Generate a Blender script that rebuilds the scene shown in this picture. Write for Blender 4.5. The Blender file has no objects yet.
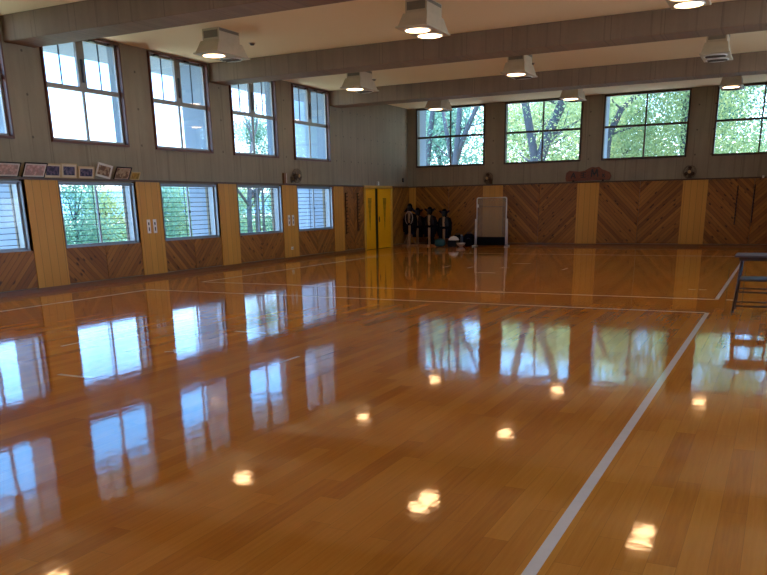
import bpy, math, random
from mathutils import Vector, Matrix
random.seed(7)
S = bpy.context.scene
COL = S.collection
PI = math.pi

# ------------------------------------------------------------------ camera
cam_d = bpy.data.cameras.new('camera')
cam = bpy.data.objects.new('camera', cam_d); COL.objects.link(cam)
cam_d.sensor_fit = 'HORIZONTAL'; cam_d.sensor_width = 36.0
cam_d.lens = 36.0 * 776.21 / 767.0
cam_d.shift_x = (383.5 - 378.975) / 767.0
cam_d.shift_y = (431.12 - 287.5) / 767.0
cam_d.clip_start = 0.05; cam_d.clip_end = 2000
Mr = ((0.89315537, -0.43580614, -0.11111475), (0.44939565, 0.85500824, 0.2588522), (-0.01780534, -0.28112972, 0.95950459))
right = Vector((Mr[0][0], Mr[1][0], Mr[2][0])); fwd = Vector((Mr[0][1], Mr[1][1], Mr[2][1])); up = Vector((Mr[0][2], Mr[1][2], Mr[2][2]))
cam.matrix_world = Matrix(((right.x, up.x, -fwd.x, 12.8767), (right.y, up.y, -fwd.y, -28.182), (right.z, up.z, -fwd.z, 1.5526), (0, 0, 0, 1)))
S.camera = cam

# ------------------------------------------------------------------ world, sun, exposure
S.view_settings.view_transform = 'Standard'
S.view_settings.look = 'None'
S.view_settings.gamma = 1.0
S.view_settings.use_curve_mapping = False
S.view_settings.exposure = 1.55
SKY = 1.0
w = bpy.data.worlds.new('sky'); S.world = w; w.use_nodes = True
nt = w.node_tree; nt.nodes.clear()
out = nt.nodes.new('ShaderNodeOutputWorld'); bg = nt.nodes.new('ShaderNodeBackground')
tc = nt.nodes.new('ShaderNodeTexCoord'); sp = nt.nodes.new('ShaderNodeSeparateXYZ'); rmp = nt.nodes.new('ShaderNodeValToRGB')
nt.links.new(tc.outputs['Generated'], sp.inputs[0]); nt.links.new(sp.outputs['Z'], rmp.inputs[0])
nt.links.new(rmp.outputs[0], bg.inputs[0]); nt.links.new(bg.outputs[0], out.inputs[0])
bg.inputs[1].default_value = 3.2 * SKY
cr = rmp.color_ramp
cr.elements[0].position = 0.0; cr.elements[0].color = (0.80, 0.88, 1.0, 1)
cr.elements[1].position = 1.0; cr.elements[1].color = (0.55, 0.74, 1.0, 1)
e = cr.elements.new(0.07); e.color = (0.55, 0.78, 1.0, 1)
for p_, c_ in ((0.145, (.22, .48, .90)), (0.25, (.045, .25, .52)), (0.42, (.07, .28, .58)), (0.7, (.40, .62, 1.0))):
    e = cr.elements.new(p_); e.color = (*c_, 1)
sd = bpy.data.lights.new('sun', 'SUN'); sd.energy = 5.2; sd.angle = 0.01; sd.color = (1.0, 0.93, 0.8)
so = bpy.data.objects.new('sun', sd); COL.objects.link(so)
so.rotation_euler = Vector((-0.02, 0.45, 0.9)).to_track_quat('Z', 'Y').to_euler()
LAMP = 7.5      # glow of a lit ceiling lamp

# ------------------------------------------------------------------ node helper
class N:
    def __init__(s, name):
        s.m = bpy.data.materials.new(name); s.m.use_nodes = True
        s.t = s.m.node_tree; s.t.nodes.clear()
        s.out = s.t.nodes.new('ShaderNodeOutputMaterial')
    def lk(s, a, b): s.t.links.new(a, b)
    def put(s, sock, v):
        if v is None: return
        if hasattr(v, 'links'): s.lk(v, sock)
        else:
            if sock.type == 'RGBA' and len(v) == 3: v = (*v, 1)
            sock.default_value = v
    def math(s, op, a, b=None, c=None):
        n = s.t.nodes.new('ShaderNodeMath'); n.operation = op
        s.put(n.inputs[0], a); s.put(n.inputs[1], b); s.put(n.inputs[2], c); return n.outputs[0]
    def xyz(s):
        t = s.t.nodes.new('ShaderNodeTexCoord'); p = s.t.nodes.new('ShaderNodeSeparateXYZ')
        s.lk(t.outputs['Object'], p.inputs[0]); s.obj = t.outputs['Object']
        return p.outputs[0], p.outputs[1], p.outputs[2]
    def vec(s, x=0., y=0., z=0.):
        n = s.t.nodes.new('ShaderNodeCombineXYZ'); s.put(n.inputs[0], x); s.put(n.inputs[1], y); s.put(n.inputs[2], z); return n.outputs[0]
    def noise(s, v, scale=1., detail=3., rough=.5, dist=0.):
        n = s.t.nodes.new('ShaderNodeTexNoise'); s.put(n.inputs['Vector'], v)
        n.inputs['Scale'].default_value = scale; n.inputs['Detail'].default_value = detail; n.inputs['Roughness'].default_value = rough; n.inputs['Distortion'].default_value = dist
        return n.outputs[0]
    def white(s, v):
        n = s.t.nodes.new('ShaderNodeTexWhiteNoise'); n.noise_dimensions = '3D'; s.put(n.inputs['Vector'], v); return n.outputs[0]
    def voro(s, v, scale=1.):
        n = s.t.nodes.new('ShaderNodeTexVoronoi'); s.put(n.inputs['Vector'], v); n.inputs['Scale'].default_value = scale; return n.outputs['Distance']
    def ramp(s, f, stops):
        n = s.t.nodes.new('ShaderNodeValToRGB'); s.put(n.inputs[0], f); c = n.color_ramp
        for i, (p, col) in enumerate(stops):
            el = c.elements[i] if i < 2 else c.elements.new(p)
            el.position = p; el.color = (*col, 1) if len(col) == 3 else col
        return n.outputs[0]
    def mix(s, f, a, b, mode='MIX'):
        n = s.t.nodes.new('ShaderNodeMix'); n.data_type = 'RGBA'; n.blend_type = mode
        s.put(n.inputs[0], f); s.put(n.inputs[6], a); s.put(n.inputs[7], b); return n.outputs[2]
    def bump(s, h, strength=.3, dist=.01):
        n = s.t.nodes.new('ShaderNodeBump'); s.put(n.inputs['Height'], h); n.inputs['Strength'].default_value = strength; n.inputs['Distance'].default_value = dist
        return n.outputs[0]
    def bsdf(s, col, rough=.6, metal=0., normal=None, spec=.5, **kw):
        n = s.t.nodes.new('ShaderNodeBsdfPrincipled')
        s.put(n.inputs['Base Color'], col); s.put(n.inputs['Roughness'], rough); n.inputs['Metallic'].default_value = metal
        n.inputs['Specular IOR Level'].default_value = spec
        if normal is not None: s.lk(normal, n.inputs['Normal'])
        for k, v in kw.items(): s.put(n.inputs[k.replace('_', ' ')], v)
        s.lk(n.outputs[0], s.out.inputs[0]); return n

def srgb(r, g, b):
    f = lambda c: (c / 255 / 12.92) if c <= 10 else ((c / 255 + .055) / 1.055) ** 2.4
    return (f(r), f(g), f(b))

def plain(name, rgb, rough=.6, metal=0., var=.12, scale=8., spec=.5):
    n = N(name); n.xyz()
    f = n.noise(n.obj, scale, 3)
    a = tuple(c * (1 - var) for c in rgb); b = tuple(min(1, c * (1 + var)) for c in rgb)
    n.bsdf(n.mix(f, a, b), rough, metal, spec=spec)
    return n.m

def emis(name, rgb, st):
    n = N(name); x = n.t.nodes.new('ShaderNodeEmission'); x.inputs[0].default_value = (*rgb, 1); x.inputs[1].default_value = st
    n.lk(x.outputs[0], n.out.inputs[0]); return n.m

# ------------------------------------------------------------------ materials
def concrete(name, axis, base=(.33, .255, .160)):
    n = N(name); x, y, z = n.xyz()
    a = x if axis == 'X' else y
    st = n.noise(n.vec(n.math('MULTIPLY', a, 5.0), 0., n.math('MULTIPLY', z, .35)), 1.0, 5, .6)
    cl = n.noise(n.obj, .9, 5, .6, .4)
    fine = n.noise(n.obj, 14, 4, .6)
    c = n.mix(n.math('ADD', n.math('MULTIPLY', st, .55), n.math('MULTIPLY', cl, .45)),
              tuple(v * .38 for v in base), tuple(v * 1.45 for v in base))
    c = n.mix(n.math('MULTIPLY', fine, .35), c, tuple(v * .7 for v in base))
    # formwork seams and tie holes
    sa = n.math('ABSOLUTE', n.math('SUBTRACT', n.math('FRACT', n.math('DIVIDE', n.math('ADD', a, 60.3), .97)), .5))
    seam = n.math('GREATER_THAN', sa, .494)
    ta = n.math('SUBTRACT', n.math('FRACT', n.math('DIVIDE', n.math('ADD', a, 60.), .485)), .5)
    tz = n.math('SUBTRACT', n.math('FRACT', n.math('DIVIDE', n.math('ADD', z, -.26 + 6), .75)), .5)
    ta = n.math('MULTIPLY', ta, .485); tz = n.math('MULTIPLY', tz, .75)
    d = n.math('SQRT', n.math('ADD', n.math('MULTIPLY', ta, ta), n.math('MULTIPLY', tz, tz)))
    hole = n.math('LESS_THAN', d, .025)
    streak = n.math('GREATER_THAN', n.noise(n.vec(n.math('MULTIPLY', a, 9.0), 3.3, n.math('MULTIPLY', z, .2)), 1.0, 2, .4), .66)
    dark = n.math('MAXIMUM', n.math('MULTIPLY', seam, .45), n.math('MAXIMUM', n.math('MULTIPLY', hole, .75), n.math('MULTIPLY', streak, .22)))
    c = n.mix(dark, c, tuple(v * .22 for v in base))
    n.bsdf(c, .68, normal=n.bump(n.math('SUBTRACT', fine, hole), .25, .01), spec=.35)
    return n.m

def boards(name, axis, mode, width, base, dark, knots=True, rough=.42, contrast=1.0):
    """mode: 'V' vertical boards, '/' or '\\' diagonal"""
    n = N(name); x, y, z = n.xyz()
    a = x if axis == 'X' else y
    if mode == 'V': u, v = a, z
    else:
        sg = -1. if mode == '/' else 1.
        u = n.math('MULTIPLY', n.math('ADD', z, n.math('MULTIPLY', a, sg)), .7071)
        v = n.math('MULTIPLY', n.math('SUBTRACT', n.math('MULTIPLY', z, 1.), n.math('MULTIPLY', a, sg)), .7071)
    un = n.math('DIVIDE', n.math('ADD', u, 80.), width)
    bid = n.math('FLOOR', un); fr = n.math('FRACT', un)
    r = n.white(n.vec(bid, 3.7, 1.3))
    grain = n.noise(n.vec(n.math('MULTIPLY', u, 38.), n.math('MULTIPLY', v, 2.2), n.math('MULTIPLY', bid, 5.1)), 1., 4, .6, .6)
    f = n.math('ADD', n.math('MULTIPLY', r, .55 * contrast), n.math('MULTIPLY', grain, .5))
    c = n.mix(f, dark, base)
    if knots:
        k = n.voro(n.vec(n.math('MULTIPLY', u, 7.5), n.math('MULTIPLY', v, 3.6), n.math('MULTIPLY', bid, .37)), 1.)
        kk = n.ramp(k, [(.13, (1, 1, 1)), (.24, (0, 0, 0))])
        c = n.mix(n.math('MULTIPLY', kk, .8), c, tuple(q * .28 for q in dark))
    g = n.math('GREATER_THAN', n.math('ABSOLUTE', n.math('SUBTRACT', fr, .5)), .5 - .0045 / width)
    c = n.mix(n.math('MULTIPLY', g, .7), c, tuple(q * .3 for q in dark))
    n.bsdf(c, rough, normal=n.bump(n.math('SUBTRACT', n.math('MULTIPLY', grain, .15), g), .3, .006), spec=.4)
    return n.m

WB = (.47, .185, .028); WD = (.120, .034, .005)
mat = {}
for ax in 'XY':
    mat['conc' + ax] = concrete('board_marked_concrete_' + ax, ax)
    mat['diagL' + ax] = boards('diagonal_boards_falling_' + ax, ax, '\\', .095, WB, WD)
    mat['diagR' + ax] = boards('diagonal_boards_rising_' + ax, ax, '/', .095, WB, WD)
    mat['vert' + ax] = boards('pale_vertical_boards_' + ax, ax, 'V', .19, (.74, .36, .055), (.52, .225, .030), knots=False, contrast=.5)
mat['conc_beam'] = concrete('beam_concrete', 'X', (.29, .186, .115))
mat['trim'] = plain('dark_stained_trim', (.10, .045, .016), .4)
mat['base'] = plain('baseboard_wood', (.20, .080, .022), .35)
mat['redframe'] = plain('red_brown_frame', (.13, .040, .020), .4)
mat['brownframe'] = plain('dark_brown_frame', (.060, .030, .020), .4)
mat['alu'] = plain('dull_aluminium', (.30, .27, .235), .38, .5)
mat['alul'] = plain('light_aluminium', (.30, .32, .34), .4, .5)
mat['darkmetal'] = plain('dark_bar_metal', (.06, .07, .09), .5, .3)
mat['black'] = plain('black_cloth', (.005, .005, .008), .9, var=.4, spec=.1)
mat['blackgloss'] = plain('black_lacquer', (.006, .006, .009), .35, spec=.3)
mat['navy'] = plain('navy_cloth', (.007, .008, .020), .9, var=.4, spec=.1)
mat['post'] = plain('pale_post_wood', (.40, .23, .11), .55, var=.25)
mat['white'] = plain('white_paint', (.72, .68, .62), .4)
mat['cream'] = plain('cream_lamp_metal', (.55, .44, .29), .45)
mat['creamd'] = plain('dark_vent', (.07, .055, .04), .6)
mat['vent'] = plain('grey_vent', (.20, .16, .11), .6)
mat['yellow'] = plain('yellow_door_paint', (.92, .44, .006), .35, var=.06, scale=2)
mat['yellowf'] = plain('yellow_wood_frame', (.66, .36, .05), .4)
mat['ink'] = plain('black_ink', (.02, .018, .015), .5)
mat['doormark'] = plain('dark_olive_mark', (.16, .10, .006), .5)
mat['teal'] = plain('teal_cloth', (.01, .075, .075), .6)
mat['beige'] = plain('beige_bowl', (.42, .40, .30), .4)
mat['whitedome'] = plain('white_plastic', (.85, .85, .84), .3)
mat['rust'] = plain('red_brown_carved_wood', (.17, .045, .015), .5, var=.6, scale=14)
mat['fan'] = plain('old_fan_metal', (.13, .085, .045), .45, .3)
mat['fanhub'] = plain('brass_fan_hub', (.65, .45, .20), .3, .6)
mat['tabletop'] = plain('grey_brown_tabletop', (.10, .07, .065), .6)
mat['steel'] = plain('brown_steel_leg', (.075, .050, .042), .35, .5)
mat['shelf'] = plain('grey_table_shelf', (.10, .08, .075), .6)
mat['rail'] = plain('peg_rail_wood', (.045, .016, .008), .5)
mat['lineW'] = None
mat['paper'] = plain('white_card', (.78, .74, .66), .5)
mat['fin'] = plain('exterior_pale_concrete', (.30, .37, .44), .8, var=.08, scale=2)
mat['bark'] = plain('tree_bark', (.085, .085, .09), .9, var=.4, scale=4)
mat['lamp_off'] = plain('unlit_lamp_glass', (.70, .62, .50), .25, .3)
mat['grass'] = plain('outdoor_ground', (.42, .40, .34), .9, var=.4, scale=.5)
mat['lawn'] = plain('lawn_grass', (.10, .20, .09), .9, var=.4, scale=.7)
mat['hill'] = plain('hazy_wooded_hill', (.12, .30, .50), .9, var=.2, scale=.05)  # blue haze of distance is put into the base colour

def ceilmat():
    n = N('beige_ceiling_board'); n.xyz()
    c = n.mix(n.noise(n.obj, .5, 4), (.86, .65, .38), (.93, .72, .44))
    n.bsdf(c, .85, normal=n.bump(n.noise(n.obj, 60, 2), .1, .004), spec=.2); return n.m
mat['ceil'] = ceilmat()

def floormat(name, line=False):
    n = N(name); x, y, z = n.xyz()
    wdt, ln = .125, 1.15
    un = n.math('DIVIDE', n.math('ADD', x, 10.), wdt); bid = n.math('FLOOR', un); fr = n.math('FRACT', un)
    off = n.math('MULTIPLY', n.white(n.vec(bid, 1.1, 2.2)), 3.)
    vn = n.math('ADD', n.math('DIVIDE', y, ln), off); vid = n.math('FLOOR', vn); vf = n.math('FRACT', vn)
    r = n.white(n.vec(bid, vid, 4.4))
    r2 = n.white(n.vec(n.math('FLOOR', n.math('DIVIDE', un, 2.)), n.math('FLOOR', n.math('MULTIPLY', vn, .5)), 9.4))
    grain = n.noise(n.vec(n.math('MULTIPLY', x, 55.), n.math('MULTIPLY', y, 2.5), r), 1., 4, .6)
    big = n.noise(n.obj, .35, 3)
    f = n.math('ADD', n.math('MULTIPLY', r, .30), n.math('ADD', n.math('MULTIPLY', grain, .42), n.math('ADD', n.math('MULTIPLY', big, .25), n.math('MULTIPLY', r2, .10))))
    c = n.ramp(f, [(.15, (.360, .098, .008)), (.5, (.620, .205, .018)), (.85, (.780, .305, .036))])
    g = n.math('MAXIMUM', n.math('GREATER_THAN', n.math('ABSOLUTE', n.math('SUBTRACT', fr, .5)), .489),
               n.math('GREATER_THAN', n.math('ABSOLUTE', n.math('SUBTRACT', vf, .5)), .4985))
    c = n.mix(n.math('MULTIPLY', g, .30), c, (.10, .03, .008))
    if line: c = n.mix(n.noise(n.obj, 9, 4, .7), (.78, .66, .50), (.92, .80, .64))
    # slow waviness of the varnish plus slightly cupped boards
    wav = n.noise(n.vec(n.math('MULTIPLY', x, 2.2), n.math('MULTIPLY', y, .9), 0.), 1., 2, .5)
    wav2 = n.noise(n.vec(n.math('MULTIPLY', x, 9.), n.math('MULTIPLY', y, 2.6), 5.), 1., 2, .5)
    cup = n.math('MULTIPLY', n.math('SUBTRACT', fr, .5), n.math('SUBTRACT', r, .5))
    wav3 = n.noise(n.vec(n.math('MULTIPLY', x, 5.), n.math('MULTIPLY', y, 7.), 8.), 1., 2, .5)
    h = n.math('ADD', n.math('MULTIPLY', wav, 1.0), n.math('ADD', n.math('MULTIPLY', wav2, .42), n.math('MULTIPLY', wav3, .32)))
    scr = n.noise(n.vec(n.math('MULTIPLY', x, 3.), n.math('MULTIPLY', y, 30.), 2.), 1., 4, .7)
    rough = n.math('ADD', .02, n.math('MULTIPLY', scr, .07))
    n.bsdf(c, rough, normal=n.bump(h, .45, .0035), spec=.42)
    return n.m
mat['floor'] = floormat('varnished_floor_boards')
mat['lineW'] = floormat('white_court_paint', True)

def glassmat(name, tint=(1, 1, 1), refl=.5):
    n = N(name)
    tr = n.t.nodes.new('ShaderNodeBsdfTransparent'); tr.inputs[0].default_value = (*tint, 1)
    gl = n.t.nodes.new('ShaderNodeBsdfGlossy'); gl.inputs['Roughness'].default_value = .02
    fr = n.t.nodes.new('ShaderNodeFresnel'); fr.inputs[0].default_value = 1.45
    mx = n.t.nodes.new('ShaderNodeMixShader')
    n.lk(n.math('MULTIPLY', fr.outputs[0], refl), mx.inputs[0]); n.lk(tr.outputs[0], mx.inputs[1]); n.lk(gl.outputs[0], mx.inputs[2])
    n.lk(mx.outputs[0], n.out.inputs[0]); return n.m
mat['glass'] = glassmat('window_glass', (.93, .96, 1.), .22)

def netmat():
    n = N('grey_mesh_net'); n.xyz()
    tr = n.t.nodes.new('ShaderNodeBsdfTransparent'); df = n.t.nodes.new('ShaderNodeBsdfDiffuse'); df.inputs[0].default_value = (.40, .33, .22, 1)
    mx = n.t.nodes.new('ShaderNodeMixShader'); mx.inputs[0].default_value = .30
    n.lk(tr.outputs[0], mx.inputs[1]); n.lk(df.outputs[0], mx.inputs[2]); n.lk(mx.outputs[0], n.out.inputs[0]); return n.m
mat['net'] = netmat()

def leafmat(name, c1, c2):
    n = N(name); n.xyz()
    c = n.mix(n.noise(n.obj, 1.3, 3, .7), c1, c2)
    df = n.t.nodes.new('ShaderNodeBsdfDiffuse'); tl = n.t.nodes.new('ShaderNodeBsdfTranslucent'); mx = n.t.nodes.new('ShaderNodeMixShader')
    mx.inputs[0].default_value = .5; n.lk(c, df.inputs[0]); n.lk(c, tl.inputs[0])
    n.lk(df.outputs[0], mx.inputs[1]); n.lk(tl.outputs[0], mx.inputs[2]); n.lk(mx.outputs[0], n.out.inputs[0]); return n.m
mat['leaf_a'] = leafmat('yellow_green_leaves', (.19, .30, .17), (.52, .58, .26))
mat['leaf_b'] = leafmat('mid_green_leaves', (.11, .25, .20), (.28, .44, .30))
mat['leaf_c'] = leafmat('dark_green_leaves', (.06, .14, .12), (.16, .28, .14))
mat['leaf_r'] = leafmat('reddish_leaves', (.30, .10, .06), (.45, .25, .12))

def photomat(name, c1, c2, sc):
    n = N(name); n.xyz()
    f = n.voro(n.obj, sc); g = n.noise(n.obj, sc * .7, 3)
    n.bsdf(n.mix(n.math('GREATER_THAN', g, .52), n.mix(f, c1, c2), tuple(q * .5 for q in c1)), .35); return n.m
def glow(): return emis('lit_lamp', (1.0, .58, .28), LAMP)
mat['glow'] = glow()

# ------------------------------------------------------------------ mesh builder
class MB:
    def __init__(s): s.v = []; s.f = []; s.sm = []
    def add(s, vs, fs, smooth=False, M=None):
        b = len(s.v)
        s.v += [tuple(M @ Vector(v)) if M else tuple(v) for v in vs]
        s.f += [tuple(i + b for i in f) for f in fs]; s.sm += [smooth] * len(fs); return s
    def box(s, x0, x1, y0, y1, z0, z1, M=None):
        if x0 > x1: x0, x1 = x1, x0
        if y0 > y1: y0, y1 = y1, y0
        vs = [(x0, y0, z0), (x1, y0, z0), (x1, y1, z0), (x0, y1, z0), (x0, y0, z1), (x1, y0, z1), (x1, y1, z1), (x0, y1, z1)]
        return s.add(vs, [(3, 2, 1, 0), (4, 5, 6, 7), (0, 1, 5, 4), (1, 2, 6, 5), (2, 3, 7, 6), (3, 0, 4, 7)], False, M)
    def frustum(s, cx, cy, z0, hx0, hy0, z1, hx1, hy1, M=None):
        vs = [(cx - hx0, cy - hy0, z0), (cx + hx0, cy - hy0, z0), (cx + hx0, cy + hy0, z0), (cx - hx0, cy + hy0, z0),
              (cx - hx1, cy - hy1, z1), (cx + hx1, cy - hy1, z1), (cx + hx1, cy + hy1, z1), (cx - hx1, cy + hy1, z1)]
        return s.add(vs, [(3, 2, 1, 0), (4, 5, 6, 7), (0, 1, 5, 4), (1, 2, 6, 5), (2, 3, 7, 6), (3, 0, 4, 7)], False, M)
    def tube(s, pts, r, seg=8, closed=False):
        pts = [Vector(p) for p in pts]; n = len(pts)
        rs = r if isinstance(r, (list, tuple)) else [r] * n
        vs = []
        ref = None
        for i, p in enumerate(pts):
            if closed: t = pts[(i + 1) % n] - pts[i - 1]
            else: t = pts[min(i + 1, n - 1)] - pts[max(i - 1, 0)]
            t.normalize()
            if ref is None: ref = Vector((0, 0, 1)) if abs(t.z) < .9 else Vector((1, 0, 0))
            a = t.cross(ref).normalized(); b = t.cross(a).normalized(); ref = -b if False else ref
            for k in range(seg):
                q = 2 * PI * k / seg; vs.append(p + (a * math.cos(q) + b * math.sin(q)) * rs[i])
        fs = []
        for i in range(n if closed else n - 1):
            j = (i + 1) % n
            for k in range(seg):
                l = (k + 1) % seg; fs.append((i * seg + k, i * seg + l, j * seg + l, j * seg + k))
        if not closed: fs += [tuple(range(seg))[::-1], tuple((n - 1) * seg + k for k in range(seg))]
        return s.add(vs, fs, True)
    def lathe(s, prof, c=(0, 0, 0), seg=20, sx=1., sy=1., M=None):
        vs = []; n = len(prof)
        for r, z in prof:
            for k in range(seg):
                q = 2 * PI * k / seg; vs.append((c[0] + r * sx * math.cos(q), c[1] + r * sy * math.sin(q), c[2] + z))
        fs = []
        for i in range(n - 1):
            for k in range(seg):
                l = (k + 1) % seg; fs.append((i * seg + k, i * seg + l, (i + 1) * seg + l, (i + 1) * seg + k))
        fs += [tuple(range(seg))[::-1], tuple((n - 1) * seg + k for k in range(seg))]
        return s.add(vs, fs, True, M)
    def build(s, name, m, parent=None, smooth=None):
        me = bpy.data.meshes.new(name); me.from_pydata(s.v, [], s.f)
        me.polygons.foreach_set('use_smooth', s.sm); me.materials.append(m); me.update()
        o = bpy.data.objects.new(name, me); COL.objects.link(o)
        if parent: o.parent = parent
        return o

def box(name, m, parent, *a):
    return MB().box(*a).build(name, m, parent)
def bevel(o, wdt=.01, seg=2):
    b = o.modifiers.new('bevel', 'BEVEL'); b.width = wdt; b.segments = seg; b.limit_method = 'ANGLE'; return o
def empty(name, loc=(0, 0, 0), rz=0.):
    o = bpy.data.objects.new(name, None); COL.objects.link(o); o.location = loc; o.rotation_euler.z = rz; o.empty_display_size = .1; return o
def tag(o, label, cat, group=None):
    o['label'] = label; o['category'] = cat
    if group: o['group'] = group
    return o
def struct(o): o['kind'] = 'structure'; return o
def copy_tree(o, parent=None):
    c = o.copy(); COL.objects.link(c); c.parent = parent
    for ch in list(o.children): copy_tree(ch, c)
    return c

# ------------------------------------------------------------------ dimensions
W = 13.86; Y0 = -34.9; ZC = 4.9; H1 = 2.15; TH = .35
LW = [(-22.38 - .0, -20.36), (-19.48, -17.46), (-16.66, -14.60), (-13.74, -11.71), (-10.84, -8.79), (-7.93, -5.89)]
LW = [(-33.96, -31.93), (-31.15, -29.10), (-28.29, -26.26), (-25.39, -23.35), (-22.47, -20.44), (-19.56, -17.53)] + LW[2:]
LZ0, LZ1, UZ0, BZ0 = .80, 2.085, 2.825, 2.82
BW = [(.29, 2.97), (3.71, 6.42), (7.13, 9.82), (10.59, 13.28)]

# ------------------------------------------------------------------ floor
fl = struct(MB().box(-TH, W + TH, Y0 - TH, TH, -.25, 0).build('floor', mat['floor']))
def line(x0, x1, y0, y1, name='court_line'):
    box(name, mat['lineW'], fl, x0, x1, y0, y1, 0.0, .0012)
LWd = .03
def court(yn, yf):
    xl, xr = 1.79, 12.06
    line(xl - LWd, xl + LWd, yn, yf); line(xr - LWd, xr + LWd, yn, yf)
    line(xl + LWd, xr - LWd, yf - .03, yf + .03); line(xl + LWd, xr - LWd, yn - .03, yn + .03)
    cy = (yn + yf) / 2; cx = 6.92
    line(cx - .24, cx + .24, cy - 1.45, cy - 1.4, 'start_mark'); line(cx - .24, cx + .24, cy + 1.4, cy + 1.45, 'start_mark')
    line(cx - 1.54, cx - 1.50, cy - .25, cy + .25, 'start_mark'); line(cx + 1.46, cx + 1.50, cy - .25, cy + .25, 'start_mark')
    for s in (-1, 1):
        o = MB().box(-.12, .12, -.02, .02, 0, .0012).build('centre_mark', mat['lineW'], fl)
        o.location = (cx, cy, .0002 * (s + 1)); o.rotation_euler.z = s * PI / 4
court(-26.65, -16.36)
court(-14.72, -4.47)
line(12.2, 12.33, -14.75, -14.69, 'tape_mark'); line(11.50, 11.62, -13.33, -13.29, 'tape_mark'); line(11.68, 11.80, -13.33, -13.29, 'tape_mark')
line(6.05, 6.10, -9.9, -9.5, 'tape_mark')

# ------------------------------------------------------------------ walls
def grid_wall(mb, along, depth0, depth1, a0, a1, z0, z1, holes):
    """boxes around rectangular holes [(a,b,za,zb)], one z band per row"""
    zs = sorted({z0, z1} | {h[2] for h in holes} | {h[3] for h in holes})
    zs = [z for z in zs if z0 <= z <= z1]
    for k in range(len(zs) - 1):
        za, zb = zs[k], zs[k + 1]; cur = a0
        for h in sorted(holes):
            if h[2] <= za + 1e-6 and h[3] >= zb - 1e-6:
                if h[0] > cur:
                    if along == 'Y': mb.box(depth0, depth1, cur, h[0], za, zb)
                    else: mb.box(cur, h[0], depth0, depth1, za, zb)
                cur = max(cur, h[1])
        if cur < a1:
            if along == 'Y': mb.box(depth0, depth1, cur, a1, za, zb)
            else: mb.box(cur, a1, depth0, depth1, za, zb)
    return mb
DOOR = (-3.70, -1.58)
holesL = [(a, b, LZ0, LZ1) for a, b in LW] + [(a, b, UZ0, ZC) for a, b in LW]
wl = struct(grid_wall(MB(), 'Y', -TH, -.045, Y0, 0, 0, ZC + .3, [(a, b, c, d if d < ZC else ZC - .03) for a, b, c, d in holesL] + [(DOOR[0], DOOR[1], 0, 2.12)]).build('wall_left', mat['concY']))
wb = struct(grid_wall(MB(), 'X', .045, TH, -TH, W + TH, 0, ZC + .3, [(a, b, BZ0, ZC - .03) for a, b in BW]).build('wall_back', mat['concX']))
wr = struct(grid_wall(MB(), 'Y', W + .045, W + TH, Y0, .045, 0, ZC + .3, [(a, b, c, d if d < ZC else ZC - .03) for a, b, c, d in holesL if a > -31]).build('wall_right', mat['concY']))  # openings for added, unseen windows that let in daylight
wf = struct(MB().box(-TH, W + TH, Y0 - TH, Y0, 0, ZC + .3).build('wall_front', mat['concX']))
ce = struct(MB().box(-TH, W + TH, Y0 - TH, TH, ZC, ZC + .3).build('ceiling', mat['ceil']))
struct(MB().box(-TH - 1.75, -TH - .001, Y0 - TH, TH, ZC, ZC + .25).build('outer_shading_eave', mat['fin']))
struct(MB().box(W + TH + .001, W + TH + 2.0, Y0 - TH, TH, ZC, ZC + .25).build('outer_shading_eave', mat['fin']))  # unseen right eave, added to keep sun out of the right windows
struct(MB().box(-TH, W + TH, TH + .001, TH + 1.5, ZC + .27, ZC + .45).build('outer_shading_eave', mat['fin']))  # unseen back eave, added to shade the back windows from the sun
for o in (wl, wb, wr, wf):  # walls stop under the slab
    for v in o.data.vertices:
        if v.co.z > ZC: v.co.z = ZC

# wood panelling
PL = [(-34.9, -34.04), (-31.93, -31.15), (-29.10, -28.29), (-26.26, -25.39), (-23.35, -22.47), (-20.44, -19.56), (-17.46, -16.69), (-14.54, -13.78), (-11.64, -10.88), (-8.75, -7.96), (-5.80, -5.16)]
PB = [(-.0, .27), (2.96, 3.71), (6.38, 7.12), (9.81, 10.57), (13.28, W)]
def panel_run(parent, axis, face, segs, wins, depth):
    """segs: list of (a0,a1) panel bays; two mirrored halves each"""
    for a0, a1 in segs:
        mid = (a0 + a1) / 2
        for (p, q, key) in ((a0, mid - .006, 'diagL'), (mid + .006, a1, 'diagR')):
            mb = grid_wall(MB(), 'Y' if axis == 'Y' else 'X', face[0], face[1], p, q, .10, 2.11, wins)
            mb.build('wall_panel', mat[key + axis], parent)
def strip(parent, axis, face, a0, a1):
    mb = MB()
    if axis == 'Y': mb.box(face[0], face[1], a0, a1, .085, 2.11)
    else: mb.box(a0, a1, face[0], face[1], .085, 2.11)
    mb.build('pilaster_panel', mat['vert' + axis], parent)
baysL = [(PL[i][1], PL[i + 1][0]) for i in range(len(PL) - 1)]
lowwin = [(a, b, LZ0, LZ1 + .03) for a, b in LW]
panel_run(wl, 'Y', (-.045, 0.0), baysL, lowwin, 0)
panel_run(wl, 'Y', (-.045, 0.0), [(-5.16, -3.72)], [], 0)
MB().box(-.045, 0, -1.56, -.001, .10, 2.11).build('wall_panel', mat['diagRY'], wl)
for a, b in PL: strip(wl, 'Y', (-.045, .014), a, b)
baysB = [(PB[i][1], PB[i + 1][0]) for i in range(len(PB) - 1)]
panel_run(wb, 'X', (0.0, .045), baysB, [], 0)
for a, b in PB: strip(wb, 'X', (-.014, .045), a, b)
# right wall panelling (beside and behind the camera)
grid_wall(MB(), 'Y', W, W + .045, Y0, 0, .10, 2.11, [h for h in lowwin if h[0] > -31]).build('wall_panel', mat['diagLY'], wr)
MB().box(0, W, Y0 - .0, Y0 + .045, .10, 2.11).build('wall_panel', mat['diagLX'], wf)
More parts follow.
